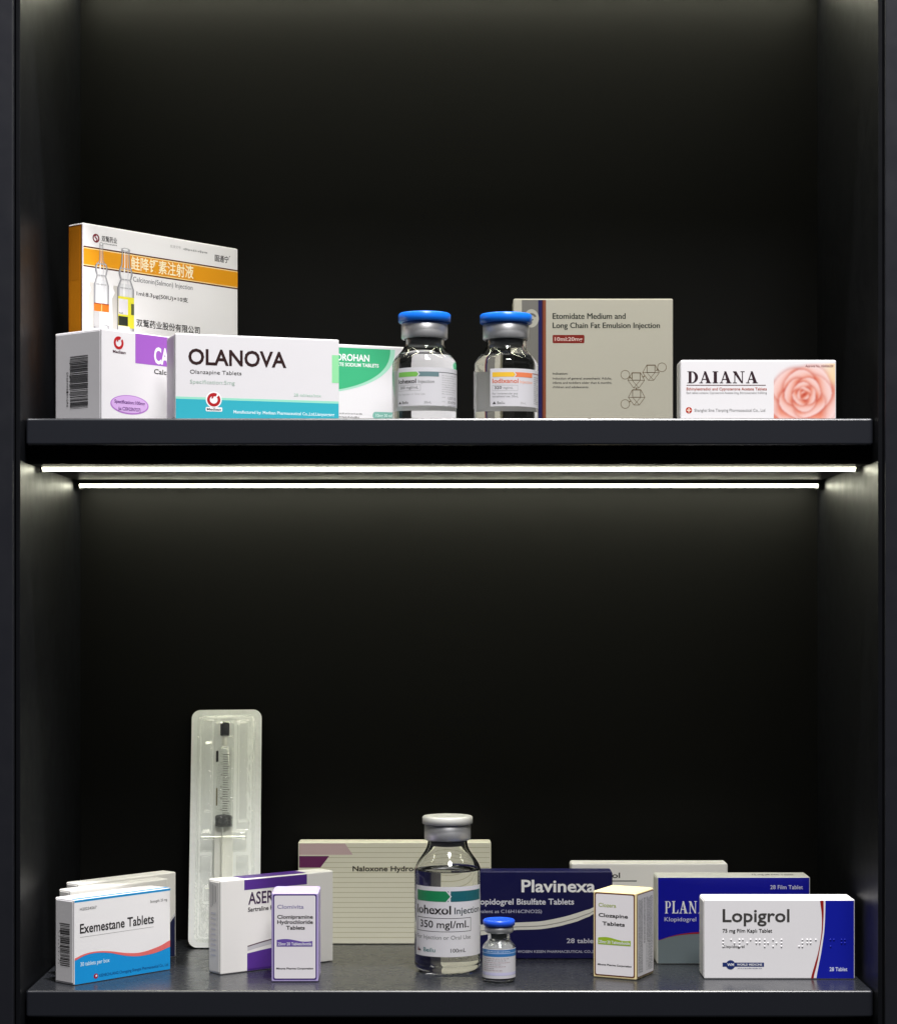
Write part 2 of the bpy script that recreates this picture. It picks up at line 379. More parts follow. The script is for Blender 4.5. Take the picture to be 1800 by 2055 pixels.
def ampoule(cx, base, w, h, tipw, lab):
    g1, g2, g3 = ink(178, 178, 182), ink(212, 212, 216), ink(128, 128, 134)
    k = h / 66
    prof = [(w / 2, 0), (w / 2, 34 * k), (w * .40, 38 * k), (w * .32, 41 * k), (w * .42, 46 * k), (w * .40, 49 * k), (tipw * .6, 53 * k), (tipw * .5, 62 * k), (tipw * .55, 66 * k)]
    p.strip('printed_ampoule', ink(196, 192, 188), [(cx - a - 4.5 - (b * .02), base + b * .72) for a, b in prof[:6]], [(cx - a * .1 - 3.5, base + b * .72) for a, b in prof[:6]], 2)
    lo = prof[:3]
    p.strip('printed_ampoule', ink(218, 218, 222), [(cx - a, base + b) for a, b in lo], [(cx + a, base + b) for a, b in lo], 4)
    for s0, s1, c_, l_ in ((-1, -.86, g3, 6), (-.86, -.70, g1, 6), (.74, .88, g1, 6), (.88, 1, g3, 6), (-.30, -.10, WHT, 7), (.30, .42, g2, 7)):
        p.strip('printed_ampoule', c_, [(cx + a * s0, base + b) for a, b in prof], [(cx + a * s1, base + b) for a, b in prof], l_)
    for zz_ in (34, 41, 50): p.rect('printed_ampoule', g1, cx - w * .33, base + zz_ * k, cx + w * .33, base + (zz_ + .9) * k, 7)
    p.ell('printed_ampoule', g1, cx, base + 66 * k, tipw * .6, 1.4, 7); p.ell('printed_ampoule', WHT, cx - .2, base + 66 * k, tipw * .35, .8, 8)
    if lab == 1:
        p.rect('printed_ampoule', WHT, cx - w / 2, base + 3, cx + w / 2, base + 20, 8); p.rect('printed_ampoule', ink(206, 112, 36), cx - w / 2, base + 13.5, cx + w / 2, base + 19.6, 9)
        p.rect('printed_ampoule', ink(236, 180, 110), cx - .4, base + 13.5, cx + .5, base + 19.6, 10); p.rect('printed_ampoule', ink(176, 174, 176), cx - w / 2, base + 1, cx - w * .12, base + 13.3, 9)
        p.rect('printed_ampoule', ink(150, 60, 20), cx - w / 2, base + 19.4, cx + w / 2, base + 20, 11)
        for i in range(3): p.dashes('printed_ampoule', GREY, cx + 2.6, cx + 6.6, base + 9 - i * 3, .7, 10)
    else:
        Y = ink(226, 218, 60); p.rect('printed_ampoule', Y, cx - w / 2 + .8, base + 2, cx + w / 2, base + 27, 8)
        p.rect('printed_ampoule', ink(222, 218, 226), cx - w / 2 + 1, base + 12.5, cx + 2.2, base + 25, 9); p.rect('printed_ampoule', ink(46, 50, 42), cx - w / 2 + 1, base + 3.5, cx + 2.2, base + 11, 9)
        p.rect('printed_ampoule', ink(90, 96, 60), cx + 5.6, base + 13, cx + w / 2, base + 22, 9); p.rect('printed_ampoule', WHT, cx - w / 2 + 1, base - 2, cx + 4, base + 3.2, 9)
        p.dashes('printed_ampoule', DARK, cx - 7, cx - 3, base + 13, 1.4, 10)
ampoule(18.6, 80.5, 15.5, 67.5, 3.4, 1); ampoule(43.8, 81.5, 17.5, 65, 8, 2)
p.done()

# white carton turned to its barcode end, purple panel
t, W, T = carton((-.2634, .02), (-.1927, .1043), .055, .0705, UP, 'white carton with purple panel, its grey barcode end turned forward', WHITE3)
p = Print(t, leftf(W, T)); p.barcode(ink(34, 34, 36), 18.5, 39.5, 11, 51.5); 
for i in range(13): p.text('barcode', DARK, str((i * 7 + 6) % 10), 14.4, 16.6, 13 + i * 2.1, 1.5)
p.done()
p = Print(t, front(W, T)); PUR = ink(158, 92, 190)
p.rect('purple_panel', PUR, 33.8, 46.9, 109, 69.9, 1)
medisan(p, 16.8, 61, 5.0); p.text('logo', ink(70, 40, 50), 'Medisan', 11, 24, 53.0, 2.2, .02)
p.text('title_lettering', WHT, 'CALCIMED', 53.2, 107, 48.6, 12, .03); p.text('subtitle_lettering', BLACK, 'Calcium Folinate', 53.2, 104, 40.4, 3.6, .01)
p.ell('oval_badge', ink(172, 112, 196), 28, 14.2, 19.6, 7.4, 1); p.ell('oval_badge', ink(204, 166, 220), 28, 14.4, 18.4, 6.6, 2)
p.text('oval_badge', ink(84, 30, 110), 'Specification:100mg', 12.5, 43.5, 14.8, 2.5, .02, 3); p.text('oval_badge', ink(84, 30, 110), '(as C20H23N7O7)', 16.5, 39, 9.6, 2.5, .02, 3)
p.done()

# white and teal carton at the front
t, W, T = carton((-.2066, .012), (-.0845, .0538), .031, .0658, UP, 'white carton with teal bottom band and large dark capitals, front of upper shelf', WHITE3)
p = Print(t, front(W, T)); TEAL = ink(52, 172, 190)
p.rect('teal_band', TEAL, .5, .6, 128.7, 16.2, 1); p.rect('teal_band', ink(150, 220, 196), .5, 16.2, 128.7, 17.9, 1)
p.rect('green_tab', ink(146, 220, 162), 123.2, 32.2, 128.7, 53.8, 1)
p.text('title_lettering', ink(46, 26, 26), 'OLANOVA', 10.1, 86.8, 42.9, 11.4, .022)
p.text('subtitle_lettering', DARK, 'Olanzapine Tablets', 11.4, 51.4, 35.7, 2.9); p.text('fine_print', ink(164, 188, 174), 'Specification:5mg', 11.4, 46.2, 28.2, 2.8)
p.text('fine_print', ink(170, 206, 186), '28 tablets/box', 92.8, 114.5, 20.9, 2.2); p.text('maker_lettering', ink(214, 240, 246), 'Manufactured by: Medisan Pharmaceutical Co.,Ltd,Lianyungang', 45.2, 125.2, 6.4, 2.3, .02)
p.ell('logo', WHT, 29.8, 16.3, 6.2, 6.2, 2); medisan(p, 29.8, 16.3, 5.2, lay=3); p.rrect('logo', WHT, 23.6, 7.3, 36.4, 10.6, .8, 2); p.text('logo', BLACK, 'Medisan', 24.5, 35.5, 8.1, 1.7, .02, 3)
p.done()

# white carton with the green sail
t, W, T = carton((-.1456, .0807), (-.0080, .1347), .025, .0685, UP, 'white carton with rounded green corner panel, half hidden beside the green-label bottle', WHITE3)
p = Print(t, front(W, T)); GRN = ink(62, 172, 122); LGN = ink(160, 214, 190)
def sail(ru, rv, m, lay):
    n = 30; pts = [(0.6, 66.2 - 0)]; 
    cu = 30.
    top = [(cu + ru * math.sin(R(90 * i / n)), 66.0) for i in range(n + 1)]
    bot = [(cu + ru * math.sin(R(90 * i / n)), 66.0 - rv * math.cos(R(90 * i / n)) ** .85) for i in range(n + 1)]
    p.strip('green_panel', m, [(.6, 66.0)] + top, [(.6, 66.0 - rv)] + bot, lay)
sail(80.4, 38, LGN, 1); sail(76.4, 36.6, GRN, 2)
p.text('title_lettering', WHT, 'ALENDROHAN', 44.5, 88.4, 55.6, 5.2, .022, 3); p.text('subtitle_lettering', WHT, 'ALENDRONATE SODIUM TABLETS', 41, 96.4, 51.1, 2.7, .02, 3)
p.dashes('fine_print', GREY, 60, 82.5, 12.9, 1.2); p.dashes('fine_print', DARK, 60, 80, 10, 1.4)
p.rrect('pill_badge', ink(122, 176, 164), 91.4, 9.6, 116, 15.4, 2.6, 1); p.text('pill_badge', ink(206, 234, 226), '10mg 30 tablets', 94, 113, 11.4, 2.3, .02, 2)
p.rect('green_edge', GRN, 117.6, 9.0, 119.4, 12.5, 1)
p.done()

# grey-cream carton
CREAM = card('grey_cream', 206, 202, 186)
t, W, T = carton((.05395, .16), (.18575, .16), .03, .1128, UP, 'large grey-cream carton with line-drawn molecule and a red badge', CREAM, flap=False)
p = Print(t, lambda u, v, l: front(W, T)(u * 1.0213, (v + 140.6) * 1.0213 - 140.6 if v > 2 else v, l)); BR = ink(150, 84, 58)
p.rect('side_band', ink(132, 130, 124), 6.8, .6, 20.1, 106.6, 1); p.rect('colour_stripes', ink(34, 34, 92), 20.1, .6, 23.2, 106.6, 1); p.rect('colour_stripes', BR, 23.2, .6, 26.4, 106.6, 1)
p.rect('colour_stripes', ink(92, 38, 30), 23.2, .6, 24.1, 106.6, 2)
p.rect('side_band', CREAM, .6, 96.4, 6.8, 106.8, 1)
p.ell('logo', ink(196, 194, 182), 14.6, 91.7, 5.9, 7.4, 2); p.ring('logo', ink(120, 118, 110), 14.6, 91.7, 2.6, 4.2, 20, 280, 3, 20); p.ring('logo', ink(92, 92, 88), 14.6, 91.7, 1, 2, 100, 330, 3, 14)
G = ink(48, 54, 44)
for k in (0, .28): p.text('title_lettering|0', G, 'Etomidate Medium and', 31.7 + k, 90.4 + k, 91.3, 4.6, 0, 2 + k); p.text('title_lettering|1', G, 'Long Chain Fat Emulsion Injection', 31.7 + k, 118.2 + k, 83.9, 4.4, 0, 2 + k)
p.rrect('red_badge', ink(140, 40, 30), 31.7, 71.6, 57.4, 78.3, 1, 1); p.text('red_badge', ink(236, 206, 198), '10ml:20mg', 33.4, 55.8, 73.5, 2.9, .02)
p.text('fine_print', G, 'Indication:', 31.7, 44, 46.2, 1.7, .01)
p.text('fine_print', DARK, 'Induction of general anaesthesia: Adults,', 31.7, 79.6, 42.3, 1.7, .006); p.text('fine_print', DARK, 'infants and toddlers older than 6 months,', 31.7, 79.6, 38.8, 1.7, .006); p.text('fine_print', DARK, 'children and adolescents.', 31.7, 61, 35.3, 1.7, .006)
M = ink(122, 104, 78)
def hexa(cx, cy):
    pts = [(cx + 6.7 * a, cy + 6.2 * b) for a, b in ((-.5, 1), (.5, 1), (1, 0), (.32, -1), (-.32, -1), (-1, 0))]
    for i in range(6): p.line('molecule_drawing', M, pts[i], pts[(i + 1) % 6], .42)
    p.line('molecule_drawing', M, pts[5], pts[2], .42); p.frame('molecule_drawing', M, cx - 3.3, cy, cx + 3.3, cy + 6, .36)
    p.line('molecule_drawing', M, (cx - 3.3, cy), pts[3], .36); p.line('molecule_drawing', M, (cx + 3.3, cy), pts[4], .36)
    for a, b in ((-.5, 1), (.5, 1)): p.line('molecule_drawing', M, (cx + 6.7 * a, cy + 6.2), (cx + (-3.3 if a < 0 else 3.3), cy), .3)
for cx, cy in ((99.3, 41.6), (111.2, 47.8), (99.6, 27.8)): hexa(cx, cy)
for cx, cy in ((90.4, 46.1), (120.1, 52.1), (90.4, 22.4)): p.ring('molecule_drawing', M, cx, cy, 3.3, 3.75, 0, 360, 1, 30)
for a, b in (((93.7, 44.5), (95.5, 43)), ((117, 50.5), (115.4, 49.4)), ((93.6, 24), (95, 25)), ((104.6, 44), (106.3, 45.3)), ((99.4, 35.4), (99.5, 34))): p.line('molecule_drawing', M, a, b, .8)
p.done()

# low white carton with the rose
t, W, T = carton((.17585, .01), (.29355, .01), .025, .0451, UP, 'low white carton with a pink rose picture and dark serif capitals', WHITE)
p = Print(t, front(W, T))
p.serif('title_lettering', ink(50, 30, 38), 'DAIANA', 5.1, 58.5, 27.8, 8.9); p.rect('title_lettering', ink(96, 40, 46), 4.5, 26.0, 64.5, 26.4, 2)
p.text('subtitle_lettering', ink(176, 70, 44), 'Ethinylestradiol and Cyproterone Acetate Tablets', 4.5, 65.2, 22.4, 2.0, .012)
p.text('fine_print', GREY, 'Each tablet contains: Cyproterone Acetate 2mg, Ethinylestradiol 0.035mg', 4.5, 65.2, 19.7, 1.5)
p.ell('logo', ink(184, 44, 28), 6.3, 7.2, 2.4, 2.4, 1); p.rect('logo', ink(246, 220, 200), 5.9, 5.4, 6.7, 9, 2); p.rect('logo', ink(246, 220, 200), 4.6, 6.8, 8, 7.6, 2.2)
p.text('maker_lettering', GREY, 'Shanghai Sine Tianping Pharmaceutical Co., Ltd', 10.5, 64, 6.2, 2.1)
p.text('fine_print', ink(150, 90, 90), 'Approval No. H20066238', 94.5, 115.5, 40.1, 1.5, .01, 4)
p.done()
def rose_mesh():
    """the printed rose: petals as rings spiralling out of the heart, colour per vertex"""
    nu, nv = 104, 98; U0, U1, V0, V1 = 70.5, 116.9, .7, 42.6; verts = []; cols = []
    mixc = lambda a, b, f: tuple(x + (y - x) * f for x, y in zip(a, b))
    pale, pink, coral, deep, paper = (246, 226, 226), (240, 186, 172), (226, 122, 92), (178, 52, 34), (236, 234, 236)
    peach = (244, 214, 170)
    PETALS = [(R(a), o, z, q, w) for a, o, z, q, w in (
        (200, .62, .66, .95, .5), (330, .60, .68, .95, .4), (262, .56, .66, .85, .4), (150, .50, .58, .95, .7), (50, .42, .64, .9, .5),
        (8, .42, .52, .9, .6), (110, .36, .50, .95, .8), (228, .38, .52, .9, .8), (300, .36, .46, .9, .6),
        (165, .26, .40, .9, 1), (45, .24, .38, .9, .8), (275, .24, .36, .95, .9),
        (105, .15, .28, .9, 1), (345, .15, .27, .9, .9), (220, .14, .25, .9, 1),
        (70, .08, .18, .9, 1), (190, .07, .16, .9, 1), (310, .06, .13, .9, 1), (120, .03, .08, 1, 1))]
    for j in range(nv + 1):
        for i in range(nu + 1):
            u, v = i / nu, j / nv
            verts.append(front(W, T)(U0 + (U1 - U0) * u, V0 + (V1 - V0) * v, 1))
            x, y = (u - .49) / .5, (v - .44) / .5 * .92
            c = mixc(pale, pink, .25 + .25 * math.sin(4 * u + 5 * v))
            c = mixc(c, peach, max(0, min(1, (u - .74) * 5)) * max(0, min(1, (v - .4) * 3)))
            c = mixc(c, coral, max(0, .42 - u) * max(0, .6 - v) * 3)
            c = mixc(c, paper, max(0, min(1, (v - .70) * 4)) * max(0, min(1, (1.05 - u) * 1.8)))
            c = mixc(c, paper, max(0, min(1, (.14 - u) * 9)) * max(0, min(1, (v - .5) * 5)))
            for k, (pa, off, sz, sq, tone) in enumerate(PETALS):
                ox, oy = math.cos(pa), math.sin(pa); qx, qy = x - ox * off, y - oy * off
                a_ = qx * ox + qy * oy; b_ = -qx * oy + qy * ox
                d = math.hypot(a_ * 1.12, b_ * sq) / sz * (1 + .05 * math.sin(3 * math.atan2(b_, a_) + k))
                if d < 1.3:
                    sh = max(0, min(1, (1.3 - d) / .3)) ** 2
                    if d >= 1: c = mixc(c, deep, sh * .55 * tone)
                    else:
                        f = max(0, min(1, (a_ / sz + .35) / 1.2)); f = f * f * (3 - 2 * f)
                        pc = mixc(coral, pink, f); pc = mixc(pc, deep, max(0, .42 - f) * 1.3 * tone); pc = mixc(pc, pale, max(0, f - .5) * (1.5 - .7 * tone))
                        if d > .84: pc = mixc(pc, pale, (d - .84) * 2.6)
                        c = pc
            c = mixc(c, deep, max(0, .085 - math.hypot(x - .02, y)) * 8)
            cols.append(tuple(lin(q / 255) for q in c) + (1,))
    for _ in range(2):
        cols = [tuple(sum(cols[min(max(j + dj, 0), nv) * (nu + 1) + min(max(i + di, 0), nu)][c] for dj in (-1, 0, 1) for di in (-1, 0, 1)) / 9 for c in range(4)) for j in range(nv + 1) for i in range(nu + 1)]
    faces = [(j * (nu + 1) + i, j * (nu + 1) + i + 1, (j + 1) * (nu + 1) + i + 1, (j + 1) * (nu + 1) + i) for j in range(nv) for i in range(nu)]
    me = bpy.data.meshes.new('rose_picture'); me.from_pydata(verts, [], faces)
    ca = me.color_attributes.new('print', 'FLOAT_COLOR', 'POINT'); ca.data.foreach_set('color', [q for c in cols for q in c])
    m = pmat('rose_print', (1, 1, 1, 1), .4, spec=.35); nt = m.node_tree; n = nt.nodes.new('ShaderNodeVertexColor'); n.layer_name = 'print'
    nt.links.new(n.outputs[0], nt.nodes['Principled BSDF'].inputs['Base Color']); me.materials.append(m)
    return me
link('rose_picture', rose_mesh(), t)

# ---- lower shelf: cartons -----------------------------------------
dx, dy = .6613, .7501
C1 = ((-.2916, .0804), (-.2916 + .102 * dx, .0804 + .102 * dy))
t, W, T = carton(*C1, .0155, .0700, 0, 'rearmost of three white cartons stacked edgewise, with a dark navy lower corner', WHITE2)
p = Print(t, front(W, T)); NAVY = ink(26, 30, 66)
p.strip('navy_swoosh', NAVY, [(50 + i * 51 / 20, 4 + 30 * (i / 20) ** 1.6) for i in range(21)], [(50 + i * 51 / 20, .8) for i in range(21)], 1)
p.strip('navy_swoosh', ink(200, 200, 204), [(50 + i * 51 / 20, 5.5 + 31 * (i / 20) ** 1.6) for i in range(21)], [(50 + i * 51 / 20, 4.2 + 30 * (i / 20) ** 1.6) for i in range(21)], 2)
p.done()
C2 = ((-.2935, .0545), (-.2935 + .100 * dx, .0545 + .100 * dy))
t, W, T = carton(*C2, .0140, .0680, 0, 'middle one of three white cartons stacked edgewise, mostly hidden', WHITE2)
p = Print(t, front(W, T)); p.ell('logo', ink(20, 92, 60), 97.2, 58, 1.9, 2.1, 1); p.ring('logo', ink(160, 200, 170), 97.2, 58, .7, 1.1, 0, 360, 2); p.done()
t, W, T = carton((-.2846, .021), (-.2205, .0937), .0233, .0653, 0, 'white carton with blue wave bottom and red ribbon, frontmost of three', WHITE)
p = Print(t, leftf(W, T)); p.barcode(BLACK, 7, 18.5, 14, 47)
for i in range(9): p.dashes('barcode', DARK, 4.6, 6, 15 + i * 3, .8)
p.done()
p = Print(t, front(W, T)); BLU = ink(22, 146, 216); RIB = ink(226, 110, 108)
us = [.5, 8, 15.7, 25, 36.2, 45, 53, 62, 70, 79, 87.2, 96.4]; vt = [20.8, 22.7, 23.6, 23.4, 22, 20.1, 18.6, 17.6, 17.8, 19, 20.7, 23.6]; vb = [19, 21.3, 22.5, 22.3, 20.6, 18.2, 16.3, 15, 14.8, 15.2, 16.4, 18.4]
def cr(xs, ys, n=5):
    out = []
    for i in range(len(xs) - 1):
        y0, y1, y2, y3 = ys[max(i - 1, 0)], ys[i], ys[i + 1], ys[min(i + 2, len(ys) - 1)]
        for k in range(n):
            f = k / n; out.append((xs[i] + (xs[i + 1] - xs[i]) * f, .5 * (2 * y1 + (y2 - y0) * f + (2 * y0 - 5 * y1 + 4 * y2 - y3) * f * f + (3 * y1 - y0 - 3 * y2 + y3) * f ** 3)))
    return out + [(xs[-1], ys[-1])]
a, b = cr(us, vt), cr(us, vb)
p.strip('blue_wave', BLU, b, [(u, .6) for u, v in b], 1); p.strip('red_ribbon', RIB, a, b, 2)
p.rect('top_stripe', BLU, .3, 63.2, 96.6, 64.9, 1)
p.text('title_lettering', BLACK, 'Exemestane Tablets', 5.5, 79.4, 39.2, 7.0, .014); p.rect('title_lettering', LGREY, 5.5, 36.0, 79.4, 36.35, 1)
p.text('fine_print', GREY, 'H20234567', 5.5, 21.8, 56.7, 2.0, .01); p.text('fine_print', GREY, 'Strength: 25 mg', 75.6, 93.3, 55.4, 2.0, .01)
p.text('fine_print', ink(196, 226, 244), '30 tablets per box', 5.9, 34.6, 14.0, 3.0, .02); p.ell('logo', ink(150, 20, 60), 21, 4.7, 2.2, 2.0, 2); p.ell('logo', WHT, 21.4, 4.9, .8, .8, 3)
p.text('maker_lettering', ink(16, 70, 130), 'XIEHECHUANG Chongqing Shengtai Pharmaceutical Co., Ltd', 23.8, 94.4, 3.6, 2.2, .012)
p.done()
p = Print(t, topf(W, T, .0653)); p.rect('top_stripe', BLU, .8, .9, 96, 4.2, 1); p.done()

# purple and white carton
t, W, T = carton((-.178, .068), (-.0934, .1347), .018, .0738, 0, 'white carton with deep purple stripe along its top, before the syringe pack', WHITE2)
p = Print(t, leftf(W, T))
for i in range(5): p.dashes('fine_print', DARK, 5.2 + i * 1.7, 6.2 + i * 1.7, 56, .1)
for i in range(4): p.rect('fine_print', ink(90, 90, 96), 4.6 + i * 2.2, 52 + i * 1.5, 5.1 + i * 2.2, 71 - i * .6, 1)
for i in range(9): p.rect('embossed_marks', ink(206, 206, 214), 4.5, 14 + i * 4.1, 11.5, 15.4 + i * 4.1, 1)
p.done()
p = Print(t, front(W, T)); VIO = ink(84, 48, 138); DV = ink(62, 34, 108)
p.rect('purple_stripe', VIO, 21.9, 64.9, 81.8, 72.9, 1)
p.text('title_lettering', ink(60, 36, 70), 'ASERTIN', 25.6, 66, 53.3, 9.3, .014); p.text('subtitle_lettering', BLACK, 'Sertraline Hydrochloride', 25.4, 76, 47.5, 3.3, .014)
c1 = [(25 + i * 4, 19.8 + 4.5 * math.sin(i / 14 * 2.2)) for i in range(15)]
p.strip('grey_swoosh', ink(190, 188, 192), c1, [(u, v - 3.2) for u, v in c1], 1); p.strip('grey_swoosh', ink(84, 60, 72), [(u, v + .8) for u, v in c1], c1, 2)
c2 = [(24.6 + i * 4, 14.6 + 2.6 * math.sin(i / 14 * 2.6)) for i in range(15)]
p.strip('purple_base', VIO, c2, [(u, .7) for u, v in c2], 1); p.strip('purple_base', DV, [(u, 2.4) for u, v in c2], [(u, .7) for u, v in c2], 2)
p.done()
p = Print(t, topf(W, T, .0738)); p.rect('purple_stripe', VIO, 21.9, .9, 81.8, 17, 1); p.done()

# ribbed cream carton at the back
t, W, T = carton((-.128, .223), (.0365, .223), .02, .0874, 0, 'wide cream carton with fine ruled lines and a magenta corner tab', card('cream', 240, 237, 218), flap=False, rflap=True)
p = Print(t, front(W, T)); LN = ink(208, 203, 172)
for i in range(19): p.rect('ruled_lines', LN, 1, 82.5 - i * 4.27, 163.5, 83.05 - i * 4.27, 1)
p.poly('pink_tab', ink(216, 188, 190), [(.9, 76.7), (46.6, 76.7), (40, 86.2), (.9, 86.2)], 2); p.poly('magenta_tab', ink(112, 46, 98), [(.9, 65.7), (19, 65.7), (26.5, 75.5), (.9, 75.5)], 2)
p.text('title_lettering', ink(44, 40, 18), 'Naloxone Hydrochloride Injection', 46.5, 152, 62.6, 4.2, .02, 3)
p.done()

# small upright cartons
def small_carton(A, B, T, H, label, edge, frame_c, brand, brand_c, lines, badge_c, badge, side):
    t, W, T = carton(A, B, T, H, 0, label, edge, flap=False, topflap=False)
    p = Print(t, front(W, T)); w = W * 1000; h = H * 1000
    p.rrect('front_panel', frame_c, 1.2, 1.8, w - 1.1, h - .9, 1.6, 1); p.rrect('front_panel', pmat('panel_white', srgb(236, 232, 236), .45, spec=.35), 2.2, 2.8, w - 2.1, h - 2.0, 1.2, 2)
    p.text('title_lettering', brand_c, brand[0], 4.5, brand[1], h - 12, 2.9, .012, 3)
    for s_, u0, u1, v in lines: p.text('subtitle_lettering', BLACK, s_, u0, u1, v, 2.75, .024, 3)
    n = 16; wav = [(4.1 + (w - 8.6) * i / n, h - 36.1 + .9 * math.sin(i / n * 6.0) - .6 * i / n) for i in range(n + 1)]
    p.strip('badge', badge_c, wav, [(u, h - 41.2) for u, v in wav], 3); p.text('badge', ink(232, 232, 240), badge, 5, w - 5.2, h - 40.2, 2.2, .02, 4)
    p.text('maker_lettering', BLACK, 'Minova Pharma Corporation', 3.8, w - 3.8, 9.9, 1.3, .03, 3)
    p.done()
    # lid: hinged top panel with the slit in front of it
    bm = bmesh.new(); box_bm(bm, -W / 2 + .0015, W / 2 - .0015, -T / 2 + .0022, T / 2 - .0012, H - .0002, H + .0004, .0002, 1); finish('lid', bm, edge, t)
    if side:
        p = Print(t, rightf(W, T)); d = T * 1000
        p.rrect('side_panel', frame_c, 1.2, 1.9, d - 1.2, h - 1.2, 1.4, 1); p.rrect('side_panel', ink(214, 212, 214), 1.7, 2.5, d - 1.7, h - 1.8, 1.2, 2)
        for c in range(16):
            u = 3.6 + c * 1.9
            if c in (5, 8): continue
            v = 5 + (c in (6, 7, 10)) * 22
            while v < h - 6:   # lines of type running up the panel
                L = random.uniform(.6, 2.4); p.rect('side_print', GREY, u, v, u + random.uniform(.7, 1.15), min(v + L, h - 5), 3); v += L + random.uniform(.25, .6)
        p.done()
    return t
small_carton((-.1357, .0367), (-.0997, .0371), .0385, .0686, 'small upright white carton framed in lavender and purple', card('lavender', 190, 176, 226), ink(62, 30, 116), ('Clomivita', 24.8), ink(140, 134, 176),
             [('Clomipramine', 4.5, 31.9, 48.9), ('Hydrochloride', 4.5, 31.9, 44.9), ('Tablets', 11.3, 25.7, 40.5)], ink(104, 80, 164), '25mg 20 Tablets/bottle', False)
small_carton((.1131, .0591), (.1452, .0433), .0375, .0674, 'small upright white carton framed in pale yellow with a green badge', card('pale_yellow', 240, 222, 170), ink(104, 58, 34), ('Clozera', 19.2), ink(164, 178, 84),
             [('Clozapine', 4.6, 29.0, 47.6), ('Tablets', 7.7, 26.4, 41.2)], ink(154, 184, 46), '25mg 20 Tablets/bottle', True)

# navy carton
NAVYC = card('navy', 14, 14, 70, .45)
t, W, T = carton((.0023, .1447), (.1343, .1447), .02, .0719, 0, 'navy carton with silver swoosh and white lettering behind the small vial', NAVYC, flap=False, rflap=True)
p = Print(t, front(W, T)); SIL = ink(224, 222, 214)
p.text('title_lettering', WHT, 'Plavinexa', 57.8, 118.3, 55.2, 9.6, .022); p.text('subtitle_lettering', ink(226, 226, 236), 'Clopidogrel Bisulfate Tablets', 17.5, 100.8, 44.9, 4.6, .016)
p.text('fine_print', ink(180, 180, 204), '(equivalent as C16H16ClNO2S)', 14, 74.5, 37.9, 2.7, .01); p.text('fine_print', ink(200, 200, 214), '28 tablets', 94.8, 121.5, 13.3, 3.7, .012)
p.text('maker_lettering', ink(176, 176, 196), 'HEBEI WOSEN KESEN PHARMACEUTICAL CO.,LTD', 45, 122, 5.3, 2.0, .016)
us = [1.5, 12, 24.7, 38, 52, 62, 72.5, 81, 89.6, 96, 103.3, 110, 115.3, 131]; vt = [24, 26.5, 28.3, 29.3, 30, 30.4, 31, 32.3, 34.1, 35.7, 37.9, 40.1, 42, 48.6]; vb = [17, 18, 19.6, 21.8, 23.9, 24.2, 24.6, 25.7, 27.3, 29, 31, 33.8, 36.4, 45]
a, b = cr(us, vt, 4), cr(us, vb, 4); p.strip('silver_swoosh', SIL, a, b, 1)
mid = [((u + x) / 2, v + (y - v) * .42) for (u, v), (x, y) in zip(b, a)]; p.strip('silver_swoosh', ink(150, 148, 144), [(u, v + .35) for u, v in mid], [(u, v - .35) for u, v in mid], 2)
p.done()

# plain white carton at the back
t, W, T = carton((.1025, .174), (.2325, .174), .021, .0750, 0, 'plain white carton standing rearmost, behind the navy and royal blue ones', WHITE2, rflap=True)
p = Print(t, front(W, T)); p.text('title_lettering', BLACK, 'Lopigrol', 9.5, 40.6, 63, 4.3, .012); p.rect('title_lettering', ink(30, 50, 44), 9, 60, 54.5, 60.8, 1); p.done()
p = Print(t, topf(W, T, .075)); p.rect('top_stripe', ink(176, 160, 92), 10, .9, 125, 1.8, 1); p.done()

# royal blue carton
t, W, T = carton((.1686, .12), (.2923, .12), .0285, .0705, 0, 'royal blue carton with grey-green base and white serif capitals', card('pale_grey_top', 206, 206, 200))
p = Print(t, front(W, T)); RB = ink(10, 14, 156)
p.rect('blue_panel', RB, .9, 18, 122.9, 69.9, 1)
us = [.9, 9.3, 18.8, 32.2, 50, 70, 90, 110, 122.9]; vt = [19.3, 21.8, 23.6, 24.6, 24.6, 23.4, 21.6, 20, 19.4]
a = cr(us, vt); p.strip('grey_base', ink(112, 124, 128), a, [(u, .7) for u, v in a], 3)
p.strip('grey_base', ink(146, 30, 40), [(u, v + .25 + 1.3 * max(0, math.sin(min(1, max(0, (u - 8) / 70)) * math.pi))) for u, v in a], a, 4)
p.serif('title_lettering', WHT, 'PLANDID'[:4] + 'A', 6.3, 40, 41.1, 9.9, .1, 3); p.text('subtitle_lettering', ink(214, 214, 232), 'Klopidogrel', 6.1, 31.6, 34.7, 3.4, 0, 3)
p.text('fine_print', ink(214, 214, 232), '28 Film Tablet', 91.4, 117.8, 60.7, 3.2, .01, 3)
p.done()
p = Print(t, topf(W, T, .0705)); p.text('fine_print', DARK, '75 mg 28 Film Tablet', 78, 112, 10, 7, .01); p.done()

